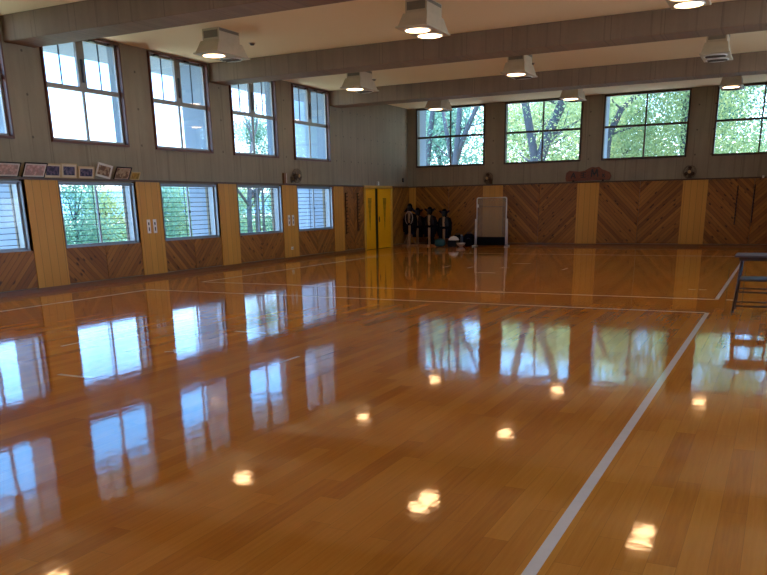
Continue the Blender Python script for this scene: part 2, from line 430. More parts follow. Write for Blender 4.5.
# baseboards and ledge
struct(MB().box(-.045, .022, Y0, DOOR[0] - .05, 0, .085).build('baseboard_left', mat['base']))
struct(MB().box(-.045, .022, DOOR[1] + .05, -.022, 0, .085).build('baseboard_left', mat['base']))
struct(MB().box(0, W, -.022, .045, 0, .085).build('baseboard_back', mat['base']))
struct(MB().box(W - .022, W + .045, Y0, -.022, 0, .085).build('baseboard_right', mat['base']))
struct(MB().box(-.045, .05, Y0, DOOR[0] - .07, 2.11, 2.15).build('trim_1', mat['trim']))
struct(MB().box(-.045, .05, DOOR[1] + .07, -.05, 2.11, 2.15).build('trim_2', mat['trim']))
struct(MB().box(-.045, W, -.05, .045, 2.11, 2.15).build('trim_3', mat['trim']))
struct(MB().box(W - .05, W + .045, Y0, -.05, 2.11, 2.15).build('trim_4', mat['trim']))

# beams
for k, y in enumerate([-29.1, -23.28, -17.45, -11.62, -5.80]):
    struct(bevel(MB().box(-.045, W + .045, y, y + .68, 4.47, ZC).build('ceiling_beam', mat['conc_beam']), .012, 1))
# edge: slab joint line above back windows
# ------------------------------------------------------------------ windows
wn = [0]
def new_window():
    wn[0] += 1; return struct(empty('window_%d' % wn[0]))
def rect_frame(mb, axis, d0, d1, a0, a1, z0, z1, t, tb=None):
    tb = tb or t
    def b(p, q, r, s_):
        if axis == 'Y': mb.box(d0, d1, p, q, r, s_)
        else: mb.box(p, q, d0, d1, r, s_)
    b(a0, a0 + t, z0, z1); b(a1 - t, a1, z0, z1); b(a0 + t, a1 - t, z0, z0 + tb); b(a0 + t, a1 - t, z1 - t, z1)
    return mb
def upper_left(a, b):
    w_ = new_window(); mid = (a + b) / 2; zt = 3.885; top = ZC - .03
    rect_frame(MB(), 'Y', -.16, .008, a, b, UZ0, top, .035, .045).build('window_frame', mat['redframe'], w_)
    rect_frame(MB(), 'Y', -.349, -.161, a, b, UZ0, top, .02).build('outer_reveal', mat['fin'], w_)
    f = MB()
    rect_frame(f, 'Y', -.14, -.09, a + .036, b - .036, UZ0 + .046, top - .036, .045)
    f.box(-.14, -.07, a + .08, b - .08, zt - .055, zt + .035)
    f.box(-.14, -.08, mid - .10, mid + .10, zt + .036, top - .08)
    f.build('sash_frame', mat['alu'], w_)
    g = MB()
    g.box(-.135, -.10, mid - .03, mid + .03, UZ0 + .09, zt - .056)
    g.build('meeting_stile', mat['alu'], w_)
    for q in (.25, .75):
        y = a + (b - a) * q
        box('thin_bar', mat['darkmetal'], w_, -.125, -.105, y - .011, y + .011, zt + .036, top - .081)
    box('handle', mat['darkmetal'], w_, -.079, -.055, mid - .02, mid + .02, zt + .12, zt + .55)
    for q in (.12, .37, .62, .87):
        y = a + (b - a) * q
        MB().box(-.06, .0, y - .02, y + .10, top - .075, top - .037).build('stay', mat['brownframe'], w_)
    box('pane', mat['glass'], w_, -.118, -.114, a + .082, b - .082, UZ0 + .092, top - .082)
def lower_left(a, b):
    w_ = new_window(); mid = (a + b) / 2
    rect_frame(MB(), 'Y', -.236, .006, a, b, LZ0, LZ1, .022).build('window_frame', mat['alul'], w_)
    f = MB(); rect_frame(f, 'Y', -.10, -.065, a + .023, b - .023, LZ0 + .023, LZ1 - .023, .04)
    f.build('sash_frame', mat['alul'], w_)
    MB().box(-.10, -.064, mid - .02, mid + .02, LZ0 + .067, LZ1 - .067).build('meeting_stile', mat['alul'], w_)
    box('latch', mat['darkmetal'], w_, -.063, -.045, mid - .02, mid + .02, 1.42, 1.48)
    g = MB()
    n = 11
    for i in range(n):
        z = LZ0 + .11 + i * (LZ1 - LZ0 - .2) / (n - 1)
        g.box(-.255, -.243, a + .01, b - .01, z - .006, z + .006)
    for y in (a + .02, mid + .09, b - .03): g.box(-.268, -.256, y - .008, y + .008, LZ0 + .01, LZ1 - .01)
    g.build('guard_bars', mat['darkmetal'], w_)
    box('pane', mat['glass'], w_, -.084, -.080, a + .067, b - .067, LZ0 + .067, LZ1 - .067)
def back_window(a, b):
    w_ = new_window(); mid = (a + b) / 2; zt = 3.87; top = ZC - .03
    rect_frame(MB(), 'X', -.008, .16, a, b, BZ0, top, .05, .065).build('window_frame', mat['brownframe'], w_)
    g = MB(); g.box(a + .051, b - .051, .07, .13, zt - .035, zt + .035)
    g.box(mid - .025, mid + .025, .075, .125, BZ0 + .066, zt - .036); g.box(mid - .025, mid + .025, .075, .125, zt + .036, top - .051)
    g.build('glazing_bar', mat['brownframe'], w_)
    box('pane', mat['glass'], w_, a + .051, b - .051, .098, .102, BZ0 + .066, top - .051)
for a, b in LW[:]:
    if a > -31: upper_left(a, b); lower_left(a, b)
for o in [o for o in list(COL.objects) if o.name.startswith('window_') and o.type == 'EMPTY']:
    c = copy_tree(o); c.scale.x = -1; c.location.x = W; wn[0] += 1; c.name = 'window_%d' % wn[0]  # unseen right-wall windows, added to bring more daylight into the hall
for a, b in BW: back_window(a, b)
# seal the rearmost openings behind the camera
for a, b in LW[:1] + LW[1:2]:
    if a <= -31:
        for z0, z1 in ((LZ0, LZ1), (UZ0, ZC - .03)):
            MB().box(-.3, -.06, a, b, z0, z1).build('blind_panel', mat['concY'], wl)

# ------------------------------------------------------------------ yellow double door
d = struct(empty('door_1', (0, -2.64, 0)))
y0, y1 = DOOR[0] + 2.64, DOOR[1] + 2.64
fr = MB()
fr.box(-.10, .03, y0 - .045, y0 + .06, 0, 2.16); fr.box(-.10, .03, y1 - .06, y1 + .045, 0, 2.16); fr.box(-.10, .03, y0 + .06, y1 - .06, 2.07, 2.16)
fr.build('door_frame', mat['yellowf'], d)
def leaf(xo, a, b, nm, xa, xb):
    lf = MB().box(xa, xb, a, b, .012, 2.065).build('door_leaf', mat['yellow'], d)
    c = (a + b) / 2
    mk = MB(); k = 26
    for i in range(k):
        z = 1.72 - i * .042; hw = .125 * (1 - i / k) ** 1.1 + .008
        mk.box(xb, xb + .003, c - hw, c + hw, z - .013, z + .013)
    mk.build('louvre_mark', mat['doormark'], lf)
    return lf
l1 = leaf(0, y0 + .06, -.15, 'l', -.075, -.045)
l2 = leaf(0, .02, y1 - .06, 'r', -.04, -.01)
box('door_light_plug', mat['ink'], d, -.30, -.08, y0, y1, 0.001, 2.119)  # dark block added behind the leaves to stop daylight leaking round them
MB().box(-.012, .012, .05, .09, .93, 1.11).build('handle', mat['brownframe'], l2)

# ------------------------------------------------------------------ ceiling lights
def make_light(lit):
    r = empty('ceiling_light')
    MB().frustum(0, 0, -.22, .20, .33, 0, .20, .33).build('ballast_box', mat['cream'], r)
    v = MB().box(-.17, .17, -.333, -.3305, -.17, -.04)
    for i in range(7):
        x = -.15 + i * .05
        v.box(x - .008, x + .008, -.338, -.333, -.16, -.05)
    v.build('vent_grille', mat['vent'], r)
    v = MB().box(.2005, .203, -.31, .31, -.06, -.01)
    for i in range(9):
        y = -.28 + i * .07
        v.box(.203, .206, y - .02, y + .02, -.05, -.02)
    v.build('vent_grille', mat['vent'], r)
    MB().frustum(0, 0, -.44, .27, .50, -.222, .225, .37).build('lamp_housing', mat['cream'], r)
    rim = bevel(MB().box(-.30, .30, -.55, .55, -.475, -.442).build('rim_plate', mat['cream'], r), .02, 2)
    for s, on in ((-1, lit[0]), (1, lit[1])):
        ring = MB().tube([(.225 * math.cos(q), .27 * s + .225 * math.sin(q), -.485) for q in [2 * PI * k / 28 for k in range(28)]], .012, 6, True)
        ring.build('lamp_ring', mat['white'], r)
        MB().lathe([(.001, -.487), (.205, -.487), (.205, -.478), (.001, -.478)], (0, .27 * s, 0), 28).build('lamp_glass', mat['glow'] if on else mat['lamp_off'], r)
        if not on:
            b = MB()
            for k in range(3): b.box(-.2, .2, .27 * s - .1 + k * .1 - .008, .27 * s - .1 + k * .1 + .008, -.499, -.488)
            b.build('lamp_guard', mat['creamd'], r)
    return r
wh = {0: 'against the left window wall', 1: 'on the middle line of the hall', 2: 'towards the right side'}
protos = {}
LIT = {(0, 0): (1, 0), (1, 0): (1, 1), (2, 0): (1, 1), (0, 1): (1, 0), (1, 1): (1, 0), (2, 1): (0, 0), (0, 2): (1, 0), (1, 2): (1, 0), (2, 2): (1, 0)}
LBL = {(0, 0): 'large cream twin ceiling lamp nearest the left windows, one disc lit',
       (1, 0): 'cream twin ceiling lamp with both discs glowing, large one near top centre',
       (2, 0): 'ceiling lamp cut by the top edge of the photo, glowing white disc',
       (0, 1): 'cream ceiling lamp hanging before the farthest beam near left wall',
       (1, 1): 'cream ceiling lamp with one lit disc hanging above the second back window',
       (2, 1): 'unlit ceiling lamp with dark guard bars between two beams at upper right',
       (0, 2): 'small far ceiling lamp overlapping the top of the leftmost back window',
       (1, 2): 'far ceiling lamp overlapping the top right corner of second back window',
       (2, 2): 'far ceiling lamp overlapping the top left of the rightmost back window'}
for iy, yy in enumerate([-14.36, -8.66, -3.25, -20.3, -26.1]):
    for ix, xx in enumerate([2.55, 6.86, 11.20]):
        lit = LIT.get((ix, iy), (1, 1) if (ix + iy) % 2 else (1, 0))
        if lit in protos: r = copy_tree(protos[lit])
        else: r = protos[lit] = make_light(lit)
        r.location = (xx - (.08 if (ix, iy) == (0, 0) else 0), yy, ZC)
        tag(r, LBL.get((ix, iy), 'cream twin ceiling lamp overhead out of view, seen only as glow on floor'), 'ceiling light', 'twin lamps on the hall ceiling')
for i, (x, y, wd) in enumerate([(2.29, -13.05, 'behind the large lamp near left wall'), (2.2, -7.14, 'beside the lamp near the far left beam'), (6.74, -7.23, 'beside the middle lamp before the farthest beam')]):
    o = empty('smoke_detector', (x, y, ZC))
    MB().lathe([(.001, -.045), (.035, -.045), (.055, -.02), (.055, 0)], (0, 0, 0), 16).build('detector_head', mat['creamd'], o)
    MB().lathe([(.06, -.012), (.075, -.006), (.075, 0)], (0, 0, 0), 16).build('base_plate', mat['cream'], o)
    tag(o, 'small round detector on the ceiling ' + wd, 'smoke detector', 'ceiling smoke detectors')

# ------------------------------------------------------------------ picture frames on the left ledge
def framed(y, wd, ht, tilt, roll, fm, matc, photo, label, matw=.03, fw=.018, x=.012):
    r = empty('picture_frame', (x, y, H1 + .002))
    r.rotation_euler = (0, 0, 0)
    r.rotation_mode = 'XYZ'
    Mx = Matrix.Rotation(tilt, 4, 'Y') @ Matrix.Rotation(roll, 4, 'X')
    if roll: Mx = Matrix.Translation((0, 0, wd / 2 * abs(math.sin(roll)) )) @ Mx
    f = MB()
    a, b = -wd / 2, wd / 2
    f.box(0, .018, a, a + fw, 0, ht, Mx); f.box(0, .018, b - fw, b, 0, ht, Mx); f.box(0, .018, a + fw, b - fw, 0, fw, Mx); f.box(0, .018, a + fw, b - fw, ht - fw, ht, Mx)
    f.build('frame', fm, r)
    MB().box(.002, .010, a + fw, b - fw, fw, ht - fw, Mx).build('mount', matc, r)
    c = fw + matw
    MB().box(.0105, .012, a + c, b - c, c, ht - c, Mx).build('photo', photo, r)
    tag(r, label, 'picture frame', 'framed pictures along the window ledge')
    return r
pk = photomat('group_photo', (.75, .52, .42), (.35, .18, .14), 18)
pk2 = photomat('crowd_photo', (.78, .52, .44), (.30, .14, .12), 14)
bl = photomat('dark_team_photo', (.05, .045, .10), (.16, .10, .14), 22)
bl2 = photomat('team_photo_in_uniform', (.04, .04, .11), (.20, .14, .16), 20)
cp = photomat('colour_print', (.30, .16, .08), (.45, .36, .24), 16)
mw = plain('cream_mount', (.62, .47, .30), .6); mwh = plain('pale_mount', (.66, .60, .50), .6)
gold = plain('pale_wood_frame', (.50, .33, .14), .45); blk = mat['blackgloss']
T = .52
framed(-17.93, .66, .29, T, 0, blk, mwh, pk, 'black framed group photo at far left of the ledge, cut by the image edge', .03)
framed(-17.26, .52, .30, T, 0, blk, mwh, pk2, 'black framed pink group photo tilted forward, second from the left on the ledge', .03)
framed(-16.80, .41, .27, .22, 0, gold, mw, bl, 'pale framed dark photo, third from the left, touching its twin on the right')
framed(-16.385, .40, .28, .12, 0, gold, mw, bl2, 'pale framed photo of people in dark uniform, right one of two touching twins', .04)
framed(-15.95, .42, .24, .20, 0, gold, mw, bl2, 'pale framed photo with pink band, just left of the crookedly leaning one')
framed(-15.50, .42, .28, .30, -.17, mwh, mwh, cp, 'white framed colour print leaning crookedly against its neighbour', .025)
framed(-14.98, .44, .29, T, 0, blk, pk, cp, 'black framed colour picture standing alone on the ledge, tilted forward', .02)
framed(-14.58, .27, .18, .45, 0, gold, gold, photomat('gilt_print', (.50, .30, .06), (.30, .15, .03), 20), 'smallest picture, golden brown, at the right end of the row', .01)

# ------------------------------------------------------------------ cards, outlets on the pilasters
def cardpair(y, z, wd):
    r = MB().box(.0145, .020, y - .055, y + .055, z - .15, z + .15).build('notice_card', mat['paper'])
    MB().box(.0202, .021, y - .02, y + .02, z + .03, z + .09).build('writing', mat['ink'], r); MB().box(.0202, .021, y - .012, y + .02, z - .10, z - .02).build('writing', mat['ink'], r)
    return r
for y, z, lb in [(-14.26, 1.15, 'white upright card, left one of the pair on wooden panel right of second window'), (-14.06, 1.15, 'white upright card, right one of the pair on wooden panel right of second window'),
                 (-8.46, 1.13, 'small white card, left of two on the panel below the left wall fan'), (-8.24, 1.13, 'small white card, right of two on the panel below the left wall fan')]:
    tag(cardpair(y, z, .1), lb, 'card', 'white cards on the left wall')
def outlet(x, y, z):
    o = box('wall_outlet', mat['paper'], None, .0145, .024, y - .06, y + .06, z - .04, z + .04)
    for s in (-1, 1): MB().box(.0242, .026, y + s * .03 - .012, y + s * .03 + .012, z - .012, z + .012).build('socket', mat['ink'], o)
    return o
tag(outlet(0, -8.36, .34), 'small double power outlet low on the wooden panel below the left fan', 'outlet')

# ------------------------------------------------------------------ wall fans
def make_fan():
    r = empty('wall_fan')     # local: mounts on wall at -Y... faces -Y (into the room) for the back wall
    MB().box(-.05, .05, -.02, .0, -.19, -.02).build('wall_bracket', mat['fan'], r)
    MB().tube([(0, -.01, -.12), (0, -.09, -.14), (0, -.12, -.05), (0, -.13, 0)], .014, 8).build('arm', mat['fan'], r)
    MB().lathe([(.001, -.06), (.05, -.055), (.06, 0), (.04, .07), (.001, .08)], (0, 0, 0), 16, M=Matrix.Translation((0, -.14, 0)) @ Matrix.Rotation(PI / 2, 4, 'X')).build('motor', mat['fan'], r)
    c = MB()
    for rr, yy in ((.20, -.20), (.17, -.245), (.10, -.265), (.19, -.15)):
        c.tube([(rr * math.cos(q), yy, rr * math.sin(q)) for q in [2 * PI * k / 28 for k in range(28)]], .005, 5, True)
    for k in range(20):
        q = 2 * PI * k / 20
        c.tube([(.05 * math.cos(q), -.27, .05 * math.sin(q)), (.17 * math.cos(q), -.245, .17 * math.sin(q)), (.20 * math.cos(q), -.20, .20 * math.sin(q)), (.19 * math.cos(q), -.15, .19 * math.sin(q)), (.06 * math.cos(q), -.10, .06 * math.sin(q))], .003, 4)
    c.build('cage', mat['fan'], r)
    for k in range(3):
        q = 2 * PI * k / 3
        Mx = Matrix.Rotation(q, 4, 'Y') @ Matrix.Translation((0, -.215, .10)) @ Matrix.Rotation(.45, 4, 'Z')
        vs = [(-.03, 0, -.08), (.03, 0, -.08), (.065, 0, .03), (.04, 0, .075), (-.04, 0, .075), (-.06, 0, .03)]
        vs = vs + [(x, .004, z) for x, y, z in vs]
        MB().add(vs, [(0, 1, 2, 3, 4, 5), (11, 10, 9, 8, 7, 6)] + [(i, (i + 1) % 6, (i + 1) % 6 + 6, i + 6)[::-1] for i in range(6)], False, Mx).build('blade', mat['rail'], r)
    MB().lathe([(.001, .285), (.03, .283), (.055, .27), (.055, .255)], (0, 0, 0), 16, M=Matrix.Rotation(PI / 2, 4, 'X')).build('hub_cap', mat['fanhub'], r)
    return r
f0 = make_fan(); f0.location = (9.99, .045, 2.36); tag(f0, 'round wall fan above the right pale panel on the back wall', 'fan', 'wall fans')
f1 = copy_tree(f0); f1.location = (3.25, .045, 2.36); tag(f1, 'round wall fan turned sideways above the white framed net', 'fan', 'wall fans'); f1.rotation_euler.z = -.35
f2 = copy_tree(f0); f2.location = (-.045, -8.12, 2.37); f2.rotation_euler.z = PI / 2 + .0; tag(f2, 'wall fan on the left wall above two small white cards', 'fan', 'wall fans')
o = box('wooden_plaque', mat['base'], None, -.03, .03, -8.62, -8.50, H1 + .001, 2.44); MB().box(.0302, .034, -8.52, -8.50, H1 + .02, 2.43).build('pale_edge', mat['paper'], o)
tag(o, 'narrow upright brown plaque with pale edge left of the left wall fan', 'plaque')
o = box('door_sensor', mat['white'], None, -.045, .01, -2.66, -2.56, 2.175, 2.30); box('lens', mat['paper'], o, .0102, .016, -2.64, -2.58, 2.20, 2.25)
tag(o, 'small white box on the wall just above the yellow door', 'sensor')
o = box('thermostat', mat['ink'], None, -.045, -.015, -.53, -.44, 2.31, 2.45); box('dial', mat['darkmetal'], o, -.0148, -.01, -.50, -.47, 2.36, 2.40)
tag(o, 'small dark box high on left wall near the far corner', 'wall control')
o = empty('speaker_hook', (12.15, -.02, H1)); MB().lathe([(.035, 0), (.03, .03), (.001, .05)], (0, 0, 0), 12).build('cap', mat['paper'], o); MB().box(-.03, .03, -.02, .02, -.04, -.0005).build('clip', mat['paper'], o)
bpy.data.objects.remove(o.children[1]) if False else None
o.name = 'ledge_knob'; o.location = (12.15, -.02, H1 + .001)
for ch in list(o.children):
    if ch.name.startswith('clip'): ch.location = (0, -.055, 0)
tag(o, 'tiny pale knob on the ledge at the right edge of the back wall', 'knob')

# ------------------------------------------------------------------ carved wooden sign on back ledge
sg = empty('carved_sign', (6.75, -.03, H1 + .002))
top = [(-.75, .02), (-.78, .12), (-.76, .30), (-.66, .37), (-.50, .35), (-.30, .33), (-.12, .36), (.0, .43), (.12, .47), (.22, .45), (.34, .47), (.45, .38), (.60, .33), (.72, .27), (.76, .16), (.72, .04)]
vs = [(x, -.05, z) for x, z in top] + [(x * .98, .05, z * .97) for x, z in top]; n_ = len(top)
MB().add(vs, [tuple(range(n_)), tuple(range(2 * n_ - 1, n_ - 1, -1))] + [(i, i + n_, (i + 1) % n_ + n_, (i + 1) % n_) for i in range(n_)]).build('slab', mat['rust'], sg)
ch = MB()
def stroke(x0, z0, x1, z1, t=.022):
    dx, dz = x1 - x0, z1 - z0; L = math.hypot(dx, dz); px, pz = -dz / L * t / 2, dx / L * t / 2
    vs = [(x0 + px, -.052, z0 + pz), (x1 + px, -.052, z1 + pz), (x1 - px, -.052, z1 - pz), (x0 - px, -.052, z0 - pz)]
    ch.add(vs + [(a, -.06, c) for a, b, c in vs], [(0, 1, 2, 3), (7, 6, 5, 4), (0, 4, 5, 1), (1, 5, 6, 2), (2, 6, 7, 3), (3, 7, 4, 0)])
ox = -.50
stroke(ox - .09, .12, ox - .01, .30, .035); stroke(ox - .01, .30, ox + .06, .12, .04); stroke(ox - .06, .19, ox + .04, .19, .03)
ch.build('character', mat['ink'], sg); ch = MB()
for z in (.14, .21, .28): stroke(-.26, z, -.08, z + .01, .028)
stroke(-.17, .14, -.17, .29, .03)
ch.build('character', mat['ink'], sg); ch = MB()
stroke(.10, .14, .12, .40, .04); stroke(.12, .39, .20, .20, .04); stroke(.20, .20, .28, .39, .04); stroke(.28, .40, .32, .14, .04); stroke(.14, .26, .30, .27, .03)
ch.build('character', mat['ink'], sg); ch = MB()
stroke(.46, .14, .54, .24, .03); stroke(.46, .24, .56, .12, .03)
ch.build('character', mat['ink'], sg)
for x in (-.5, .5): MB().box(x - .03, x + .03, -.10, -.045, 0.0, .07).build('support_peg', mat['rail'], sg)
tag(sg, 'red brown carved wooden slab with dark characters on the ledge above a pale panel', 'sign')

# ------------------------------------------------------------------ peg racks
def pegrack(axis, a, z0, z1, label):
    r = empty('peg_rack', (0.001, a, 0) if axis == 'Y' else (a, -.001, 0))
    if axis == 'X': r.rotation_euler.z = -PI / 2
    MB().box(0, .02, -.018, .018, z0, z1).build('rail', mat['rail'], r)
    k = 12
    for i in range(k):
        z = z0 + .05 + i * (z1 - z0 - .08) / (k - 1)
        MB().tube([(.02, 0, z), (.07, 0, z + .01), (.085, 0, z + .03)], .011, 6).build('peg', mat['rail'], r)
    tag(r, label, 'rack', 'vertical peg racks on the panelling'); return r
pegrack('Y', -5.03, .60, 1.92, 'dark vertical peg strip beside the pale panel, left of the pair near yellow door')
pegrack('Y', -4.22, .68, 1.92, 'dark vertical peg strip closest to the yellow door')
pegrack('X', 11.46, .70, 1.90, 'dark vertical peg strip on the right of back wall, left one of two')
pegrack('X', 11.95, .76, 1.92, 'dark vertical peg strip at the far right of the back wall')

# ------------------------------------------------------------------ practice dummies with armour
def make_dummy(ht, brace, ring):
    r = empty('practice_dummy')
    MB().box(-.035, .035, -.035, .035, .05, ht - .12).build('post', mat['post'], r)
    b = MB(); b.box(-.30, .30, -.035, .035, 0, .0499); b.box(-.035, .035, -.26, -.0351, 0, .0499); b.box(-.035, .035, .0351, .26, 0, .0499); b.build('base', mat['post'], r)
    if brace:
        for s in (-1, 1): MB().tube([(s * .25, 0, .052), (s * .04, 0, .46)], .018, 6).build('brace', mat['post'], r)
        MB().tube([(0, -.22, .052), (0, -.045, .46)], .018, 6).build('brace', mat['post'], r)
    k = ht / 1.5
    z = .78 * k
    # chest armour: a barrel open at the back, belt and hanging waist flaps
    MB().lathe([(.15, 0), (.20, .05), (.225, .16), (.20, .28), (.13, .36), (.06, .39)], (0, .10, z), 24, 1.0, .62).build('chest_armour', mat['blackgloss'], r)
    MB().box(-.024, .024, -.075, -.05, z + .06, z + .36).build('front_strip', mat['post'], r)
    MB().lathe([(.20, 0), (.215, .015), (.215, .07), (.20, .085)], (0, .08, z - .06), 24, 1.0, .68).build('belt', mat['black'], r)
    for i in range(5):
        x = (i - 2) * .085
        if i == 2: continue
        MB().frustum(x, .02, z - .40, .042, .012, z - .06, .036, .012).build('waist_flap', mat['navy'], r)
    for s in (-1, 1):
        MB().tube([(s * .10, .10, z + .33), (s * .17, .08, z + .28), (s * .225, .06, z + .14), (s * .235, .04, z - .08), (s * .20, .02, z - .30)], [.045, .07, .07, .065, .06], 10).build('sleeve', mat['black'], r)
    # helmet: dome, face grille, shoulder flaps
    hz = ht - .30 * k
    h = MB().lathe([(.07, 0), (.10, .06), (.11, .14), (.10, .22), (.06, .28), (.001, .30)], (0, .04, hz), 20, .92, 1.0).build('helmet', mat['black'], r)
    g = MB()
    for i in range(7): g.tube([(-.075, -.05, hz + .05 + i * .025), (0, -.105, hz + .045 + i * .025), (.075, -.05, hz + .05 + i * .025)], .005, 4)
    g.tube([(0, -.098, hz + .03), (0, -.112, hz + .11), (0, -.098, hz + .22)], .008, 5)
    g.build('face_grille', mat['darkmetal'], h)
    for s in (-1, 1):
        fz = .23 if not ring else .02
        vs = [(s * .08, -.06, hz + .14), (s * .08, .12, hz + .14), (s * .18, .13, hz + fz), (s * .18, -.07, hz + fz)]
        vs += [(x, y, zz - .03) for x, y, zz in vs]
        MB().add(vs, [(0, 1, 2, 3), (7, 6, 5, 4), (0, 4, 5, 1), (1, 5, 6, 2), (2, 6, 7, 3), (3, 7, 4, 0)]).build('shoulder_flap', mat['navy'], r)
    if ring:
        MB().tube([(.15 * math.cos(q), -.055, z + .21 + .24 * math.sin(q)) for q in [2 * PI * i / 32 for i in range(32)]], .008, 6, True).build('white_ring', mat['white'], r)
    return r
for (x, y, ht, br, rg, lb) in [(.33, -.72, 1.56, True, True, 'leftmost and tallest dummy in black armour, white ring on chest, braced wooden stand'),
                               (.50, -.38, 1.36, False, False, 'dummy in black armour standing half behind the tallest one'),
                               (1.13, -.70, 1.40, False, False, 'broad dummy in black armour third from the corner, plain pale post'),
                               (1.68, -.62, 1.30, False, False, 'shorter dummy in black armour behind the teal bag')]:
    o = make_dummy(ht, br, rg); o.location = (x, y, 0); tag(o, lb, 'training dummy', 'armoured practice dummies in the corner')

# ------------------------------------------------------------------ bags and gear on the floor
def blob(name, m, x, y, sx, sy, sz, seed, label, cat, group=None, strap=True, p=.65):
    rnd = random.Random(seed); prof = []
    mb = MB(); R_, C_ = 9, 20; vs = []
    for i in range(R_ + 1):
        t = PI * i / R_
        for k in range(C_):
            q = 2 * PI * k / C_
            ex = lambda v: math.copysign(abs(v) ** p, v)
            n1 = 1 + .10 * math.sin(3 * q + seed) * math.sin(t) + .06 * math.sin(5 * q + 2 * t + seed)
            z = (1 - ex(math.cos(t))) / 2
            vs.append((ex(math.cos(q)) * (math.sin(t) ** p) * sx * n1, ex(math.sin(q)) * (math.sin(t) ** p) * sy * n1, (1 - z) * sz * (1 + .05 * math.sin(2 * q + seed) * math.sin(t))))
    fs = []
    for i in range(R_):
        for k in range(C_):
            l = (k + 1) % C_; fs.append((i * C_ + k, (i + 1) * C_ + k, (i + 1) * C_ + l, i * C_ + l))
    mb.add(vs, fs, True)
    r = empty(name, (x, y, 0)); mb.build('bag_body', m, r)
    if strap:
        MB().tube([(-sx * .6, 0, sz * .85), (-sx * .3, -.02, sz * 1.08), (sx * .2, -.02, sz * 1.1), (sx * .55, 0, sz * .88)], .014, 6).build('strap', mat['darkmetal'], r)
    tag(r, label, cat, group); return r
blob('gear_bag', mat['teal'], 1.68, -1.02, .20, .14, .27, 1, 'dark teal bag on the floor in front of the shortest dummy', 'bag')
blob('gear_bag', mat['black'], 2.12, -.32, .21, .18, .40, 2, 'black gear bag against the wall behind the white helmet', 'bag', 'black gear bags by the wall')
blob('gear_bag', mat['navy'], 2.56, -.30, .20, .17, .44, 3, 'navy black bag at the wall behind the beige bowl', 'bag', 'black gear bags by the wall')
blob('gear_bag', mat['black'], 2.72, -.80, .12, .15, .27, 4, 'low black bag right beside the foot of the net frame', 'bag', 'black gear bags by the wall')
blob('gear_bag', mat['black'], 1.03, -.33, .13, .14, .34, 5, 'black bag on floor between two dummies near the corner', 'bag', 'black gear bags by the wall')
r = empty('equipment_box', (2.12, -.78, 0)); MB().box(-.16, .16, -.14, .14, 0, .19).build('box_body', mat['blackgloss'], r); MB().box(-.17, .17, -.15, .15, .191, .215).build('lid', mat['black'], r)
tag(r, 'low black box under the white dome shaped pad', 'box')
r = empty('white_pad', (2.14, -.80, .217)); MB().lathe([(.19, 0), (.20, .02), (.17, .08), (.10, .13), (.001, .15)], (0, 0, 0), 24, 1.0, .7).build('shell', mat['whitedome'], r); MB().tube([(.19 * math.cos(q), .133 * math.sin(q), .012) for q in [2 * PI * i / 24 for i in range(24)]], .01, 6, True).build('edge', mat['paper'], r)
tag(r, 'white dome shaped pad lying on a low black box', 'pad')
r = empty('beige_bowl', (2.50, -1.0, 0)); MB().lathe([(.05, 0), (.06, .004), (.14, .07), (.165, .13), (.155, .13), (.13, .075), (.05, .02), (.001, .018)], (0, 0, 0), 24).build('bowl', mat['beige'], r); MB().tube([(.16 * math.cos(q), .16 * math.sin(q), .13) for q in [2 * PI * i / 24 for i in range(24)]], .008, 6, True).build('rim', mat['white'], r)
tag(r, 'beige bowl on the floor in front of the dark bags', 'bowl')
r = empty('steel_flask', (2.37, -.60, 0)); MB().lathe([(.055, 0), (.06, .02), (.06, .30), (.035, .36), (.035, .37)], (0, 0, 0), 16).build('flask_body', mat['darkmetal'], r); MB().lathe([(.038, .371), (.038, .41), (.001, .415)], (0, 0, 0), 16).build('cap', mat['alul'], r)
tag(r, 'grey flask with pale cap standing between dark bags', 'flask')

# ------------------------------------------------------------------ white framed net on stand
r = empty('practice_net', (3.50, -.60, 0))
x0, x1, zt = -.55, .55, 1.69
fr = MB(); R0 = .06
pts = [(x0, 0, .06), (x0, 0, zt - R0)] + [(x0 + R0 - R0 * math.cos(q), 0, zt - R0 + R0 * math.sin(q)) for q in (.4, .8, 1.2)] + [(x0 + R0, 0, zt), (x1 - R0, 0, zt)] + [(x1 - R0 + R0 * math.sin(q), 0, zt - R0 + R0 * math.cos(q)) for q in (.4, .8, 1.2)] + [(x1, 0, zt - R0), (x1, 0, .06)]
fr.tube(pts, .02, 10).build('frame', mat['white'], r)
for s in (-1, 1):
    MB().tube([(s * .605, 0, .03), (s * .59, 0, .96)], .024, 10).build('leg_tube', mat['white'], r)
    MB().tube([(s * .605, -.28, .022), (s * .605, .28, .022)], .022, 8).build('foot', mat['white'], r)
box('net', mat['net'], r, x0 + .02, x1 - .02, -.003, .003, .33, zt - .02)
bevel(box('lower_pad', mat['black'], r, x0 - .02 + .04, x1 - .02, -.03, .03, .04, .33), .01)
MB().tube([(x0 + .02, 0, 1.38), (x1 - .02, 0, 1.38)], .007, 6).build('cross_wire', mat['darkmetal'], r)
MB().box(x0 + .022, x0 + .07, -.012, -.004, 1.36, 1.46).build('label_tag', mat['white'], r)
tag(r, 'upright white tube frame with grey net and black lower pad before the back wall', 'net')

